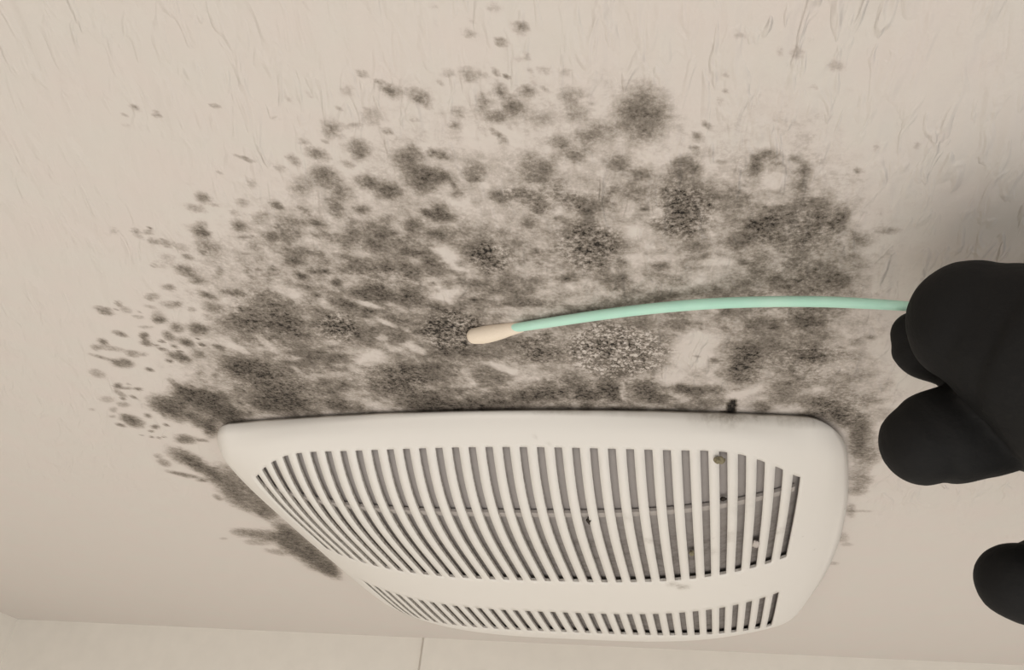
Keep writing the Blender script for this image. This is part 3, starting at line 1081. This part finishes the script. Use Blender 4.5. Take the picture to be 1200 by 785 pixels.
    for x, y, a, b, d in ST:
        r = np.sqrt(((A[:, 0] - x) / a) ** 2 + ((A[:, 1] - y) / b) ** 2) + .5 * nz
        S = np.maximum(S, d / (1 + np.exp((r - .9) * 6)))
    a = me.attributes.new('stain', 'FLOAT', 'POINT'); a.data.foreach_set('value', S.astype(np.float32))
    G = np.clip(.25 + A[:, 0] / 90, 0, 1) * np.clip((A[:, 1] + 110) / 60, 0, 1) * np.clip((20 - A[:, 1]) / 40, 0, 1)
    a = me.attributes.new('grime', 'FLOAT', 'POINT'); a.data.foreach_set('value', G.astype(np.float32))
    o = bpy.data.objects.new('grille_cover', me); SC.collection.objects.link(o); o.parent = fan
    return o
build_grille()

def dusty(name, me, o_parent, mat, fn):
    co = np.empty(len(me.vertices) * 3); me.vertices.foreach_get('co', co); co = co.reshape(-1, 3)
    a = me.attributes.new('dust', 'FLOAT', 'POINT'); a.data.foreach_set('value', fn(co).astype(np.float32))
    return link(name, me, mat, o_parent)
M_PANEL = mat_panel()
# housing: open-bottomed steel box in the ceiling
bm = bmesh.new(); T = .0012; HH = .1
for (x0, x1, y0, y1) in ((-HOLE, -HOLE + T, -HOLE, HOLE), (HOLE - T, HOLE, -HOLE, HOLE), (-HOLE + T, HOLE - T, -HOLE, -HOLE + T), (-HOLE + T, HOLE - T, HOLE - T, HOLE)):
    box(bm, x0, x1, y0, y1, -FZ + .0002, HH)
box(bm, -HOLE, HOLE, -HOLE, HOLE, HH, HH + T)
me = bpy.data.meshes.new('housing'); bm.to_mesh(me); bm.free()
dusty('housing', me, fan, M_PANEL, lambda c: np.full(len(c), .5))
PG = .0030
# dusty pan behind the slots, pressed to the same curve as the cover
n = 48; co = []; fs = []
for side in (0, 1):
    for j in range(n + 1):
        for k in range(n + 1):
            u = (-1 + 2 * k / n) * .1145; v = (-1 + 2 * j / n) * (.1345 - .011 * (u / .14) ** 2 - .012 * max(0, abs(u) / .1145 - .8) / .2)
            co.append((u, v, -dome(u, v) + PG + .0006 * side))
N_ = (n + 1) ** 2
for j in range(n):
    for k in range(n):
        a = j * (n + 1) + k
        fs.append((a, a + n + 1, a + n + 2, a + 1)); fs.append((N_ + a, N_ + a + 1, N_ + a + n + 2, N_ + a + n + 1))
for k in range(n):
    for (a, b) in ((k, k + 1), (n * (n + 1) + k + 1, n * (n + 1) + k), ((k + 1) * (n + 1), k * (n + 1)), (k * (n + 1) + n, (k + 1) * (n + 1) + n)):
        fs.append((a, b, b + N_, a + N_))
dusty('inner_panel', mesh_np('inner_panel', co, fs), fan, M_PANEL, lambda c: np.clip(.08 + (c[:, 1] + .108) / .05, .1, .95))
# rib crossing behind the slats
def rib(v, z0):
    n = 40; co = []; fs = []
    for k in range(n + 1):
        u = -.112 + .224 * k / n; z = -dome(u, v) + .0014
        for (dy, zz) in ((-.0022, z), (.0022, z), (.0022, z + .0014), (-.0022, z + .0014)): co.append((u, v + dy, zz))
    for k in range(n):
        for j in range(4):
            a = 4 * k + j; b = 4 * k + (j + 1) % 4; fs.append((a, a + 4, b + 4, b))
    fs += [(0, 1, 2, 3), (4 * n + 3, 4 * n + 2, 4 * n + 1, 4 * n)]
    me = mesh_np('stiffening_rib', co, fs, False)
    return link('stiffening_rib', me, mat_plain('grey_plastic', (.42, .385, .36), .6), fan)  # plain grey, close to the panel behind it
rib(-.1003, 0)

# ------------------------------------------------------------------ lint caught on the grille
M_LINT = mat_plain('lint', (.27, .24, .16), .95, .5, 1500, .1)
M_LINT2 = mat_plain('dark_lint', (.05, .042, .035), .95, .5, 1500, .1)
def lint(loc, r, mat, label, seed):
    bm = bmesh.new(); bmesh.ops.create_icosphere(bm, subdivisions=3, radius=1)
    for v in bm.verts:
        k = 1 + .8 * float(fbm(np.array([v.co.x * 3 + seed]), np.array([v.co.y * 3 + v.co.z * 2.1]), 1.0, seed, 3)[0])
        v.co = Vector((v.co.x * r[0] * k, v.co.y * r[1] * k, v.co.z * r[2] * k))
    o = bm_obj('lint_clump', bm, mat, smooth=True); o.location = loc
    return tag(o, label, 'lint')
def on_grille(u, v, dz=0): return (u, v, CEIL + FZ - dome(u, v) - dz)
lint(on_grille(.0835, -.1285, .0012), (.0017, .0013, .0012), M_LINT, 'small olive lint clump stuck near the upper right slots of the fan cover', 3)
lint(on_grille(.0325, -.0976, -.0008), (.0011, .0022, .0010), M_LINT2, 'dark lint clump wedged in a middle slot of the fan cover', 5)
lint(on_grille(.0850, -.1054, -.0012), (.0010, .0008, .0007), M_LINT2, 'tiny dark lint speck in the slot below the olive clump', 8)
lint(on_grille(.0985, -.0577, -.0006), (.0016, .0036, .0009), mat_plain('pale_lint', (.55, .50, .46), .95, .5, 1500, .1), 'pale lint tuft low in one of the rightmost slots', 11)
lint(on_grille(.0720, -.0600, -.0008), (.0009, .0022, .0008), M_LINT, 'brownish lint strand low in a slot right of the dark clump', 14)


# ------------------------------------------------------------------ swab
def tube(pts, rad, seg=24, cap=True, per=8, closed_round=True):
    "tube of changing radius through pts (Catmull-Rom), hemispherical ends -> verts, faces"
    pts = [Vector(p) for p in pts]; n = len(pts)
    def cr(a, b, c, d, t): return .5 * ((2 * b) + (c - a) * t + (2 * a - 5 * b + 4 * c - d) * t * t + (3 * b - a - 3 * c + d) * t ** 3)
    path = []
    for i in range(n - 1):
        a = pts[max(i - 1, 0)]; b = pts[i]; c = pts[i + 1]; d = pts[min(i + 2, n - 1)]
        ra = rad[max(i - 1, 0)]; rb = rad[i]; rc = rad[i + 1]; rd = rad[min(i + 2, n - 1)]
        for k in range(per):
            t = k / per; path.append((cr(a, b, c, d, t), max(1e-5, cr(ra, rb, rc, rd, t))))
    path.append((pts[-1], rad[-1]))
    def tang(i):
        return (path[min(i + 1, len(path) - 1)][0] - path[max(i - 1, 0)][0]).normalized()
    T0, T1 = tang(0), tang(len(path) - 1)
    if closed_round:
        h = 7; p0, r0 = path[0]; p1, r1 = path[-1]
        pre = [(p0 - T0 * r0 * math.cos(k / h * math.pi / 2), r0 * math.sin(k / h * math.pi / 2), T0) for k in range(0, h)]
        post = [(p1 + T1 * r1 * math.sin(k / h * math.pi / 2), r1 * math.cos(k / h * math.pi / 2), T1) for k in range(1, h + 1)]
    else: pre, post = [], []
    full = pre + [(p, r, tang(i)) for i, (p, r) in enumerate(path)] + post
    co, fs = [], []
    x = full[0][2].orthogonal().normalized()
    for (p, r, t) in full:
        x = (x - t * x.dot(t)).normalized(); y = t.cross(x)
        for k in range(seg):
            a = 2 * math.pi * k / seg; co.append(tuple(p + (x * math.cos(a) + y * math.sin(a)) * max(r, 1e-6)))
    for i in range(len(full) - 1):
        for k in range(seg):
            a = i * seg + k; b = i * seg + (k + 1) % seg
            fs.append((a, b, b + seg, a + seg))
    fs.append(tuple(range(seg))[::-1]); fs.append(tuple((len(full) - 1) * seg + k for k in range(seg)))
    return co, fs
def tube_obj(name, pts, rad, mat, parent=None, **kw):
    co, fs = tube(pts, rad, **kw); return link(name, mesh_np(name, co, fs), mat, parent)

swab = bpy.data.objects.new('cotton_swab', None); SC.collection.objects.link(swab)
tag(swab, 'long mint green swab stick with a cream tip held against the mouldy ceiling', 'swab')
SW = [(592, 386, .2745), (640, 378.5, .268), (700, 369.5, .261), (760, 362, .254), (830, 356, .246), (900, 353.5, .238),
      (960, 353.5, .231), (1010, 355.5, .225), (1066, 359, .219), (1130, 364, .212), (1190, 370, .206)]
PX = 6.1
stick = tube_obj('stick', [at(x, y, d) for x, y, d in SW], [PX * d / FOC * k for (x, y, d), k in zip(SW, (.85, .97, 1.03, 1.06, 1.08, 1.08, 1.08, 1.05, .95, .9, .9))], mat_swab(), swab, seg=20)
TP = [(556.5, 393.5, .2785), (566, 392.2, .2775), (577, 390.2, .2765), (588, 387.9, .2752), (599, 385.6, .2740), (610, 383.6, .2728)]
tip = tube_obj('swab_tip', [at(x, y, d) for x, y, d in TP], [r * .276 / FOC for r in (9.6, 10.6, 10.3, 9.2, 7.6, 6.2)], mat_cotton(), swab, seg=28)
tip['label'] = 'cream cotton tip'

# ------------------------------------------------------------------ gloved hand
def P3(l): return [at(x, y, d) for x, y, d, r in l], [r * d / FOC for x, y, d, r in l]
THUMB = [(1142, 378, .196, 75), (1170, 389, .193, 86), (1202, 402, .190, 98), (1240, 421, .186, 108), (1320, 480, .184, 128), (1420, 580, .186, 140), (1560, 640, .195, 130)]
INDEX = [(1072, 392, .2165, 28), (1082, 404, .2160, 38), (1108, 412, .2150, 40), (1150, 420, .213, 46), (1240, 425, .212, 54), (1340, 420, .214, 56), (1440, 440, .216, 62), (1560, 520, .214, 80)]
MIDDLE = [(1083, 520, .2050, 50), (1094, 515, .2052, 56), (1110, 511, .2055, 58), (1140, 504, .206, 58), (1168, 499, .2065, 56), (1190, 497, .207, 53), (1215, 498, .208, 58), (1260, 500, .209, 60), (1350, 520, .213, 60), (1450, 545, .215, 66), (1560, 580, .214, 84)]
RING = [(1192, 682, .200, 46), (1215, 684, .201, 50), (1260, 672, .203, 53), (1330, 655, .207, 55), (1430, 645, .212, 62), (1560, 650, .213, 84)]
LITTLE = [(1275, 800, .198, 42), (1310, 790, .200, 46), (1370, 765, .204, 49), (1450, 735, .209, 56), (1560, 720, .213, 80)]
PALM = [[(1480, 470, .214, 78), (1620, 560, .212, 100), (1800, 620, .208, 120), (2000, 650, .205, 130)],
        [(1480, 720, .212, 68), (1620, 700, .210, 90), (1800, 660, .206, 110), (2000, 650, .205, 125)],
        [(1470, 600, .214, 76), (1640, 630, .211, 100), (1820, 640, .206, 125), (2050, 650, .205, 128), (2240, 660, .205, 140)]]
allco, allfs = [], []
for l in [THUMB, INDEX, MIDDLE, RING, LITTLE] + PALM:
    p, r = P3(l); co, fs = tube(p, r, seg=32, per=8); o = len(allco)
    allco += co; allfs += [tuple(i + o for i in f) for f in fs]
hand = link('gloved_hand', mesh_np('gloved_hand', allco, allfs), mat_glove())
tag(hand, 'hand in a black nitrile glove pinching the green swab stick', 'hand')
md = hand.modifiers.new('merge', 'REMESH'); md.mode = 'VOXEL'; md.voxel_size = .0011; md.use_smooth_shade = True
md = hand.modifiers.new('smooth', 'SMOOTH'); md.factor = .5; md.iterations = 5
tx = bpy.data.textures.new('wrinkles', 'CLOUDS'); tx.noise_scale = .02; tx.noise_depth = 2
md = hand.modifiers.new('wrinkles', 'DISPLACE'); md.texture = tx; md.strength = .0016; md.mid_level = .5; md.texture_coords = 'LOCAL'
p, r = P3([(2200, 660, .206, 148), (2240, 660, .206, 153), (2270, 661, .206, 148)])
cuff = tube_obj('glove_cuff', p, r, mat_glove(), hand, seg=40)
p, r = P3([(2230, 660, .206, 132), (2500, 670, .21, 150), (2900, 690, .22, 190)])
arm = tube_obj('forearm', p, r, mat_skin(), hand, seg=40)
arm['label'] = 'bare forearm'
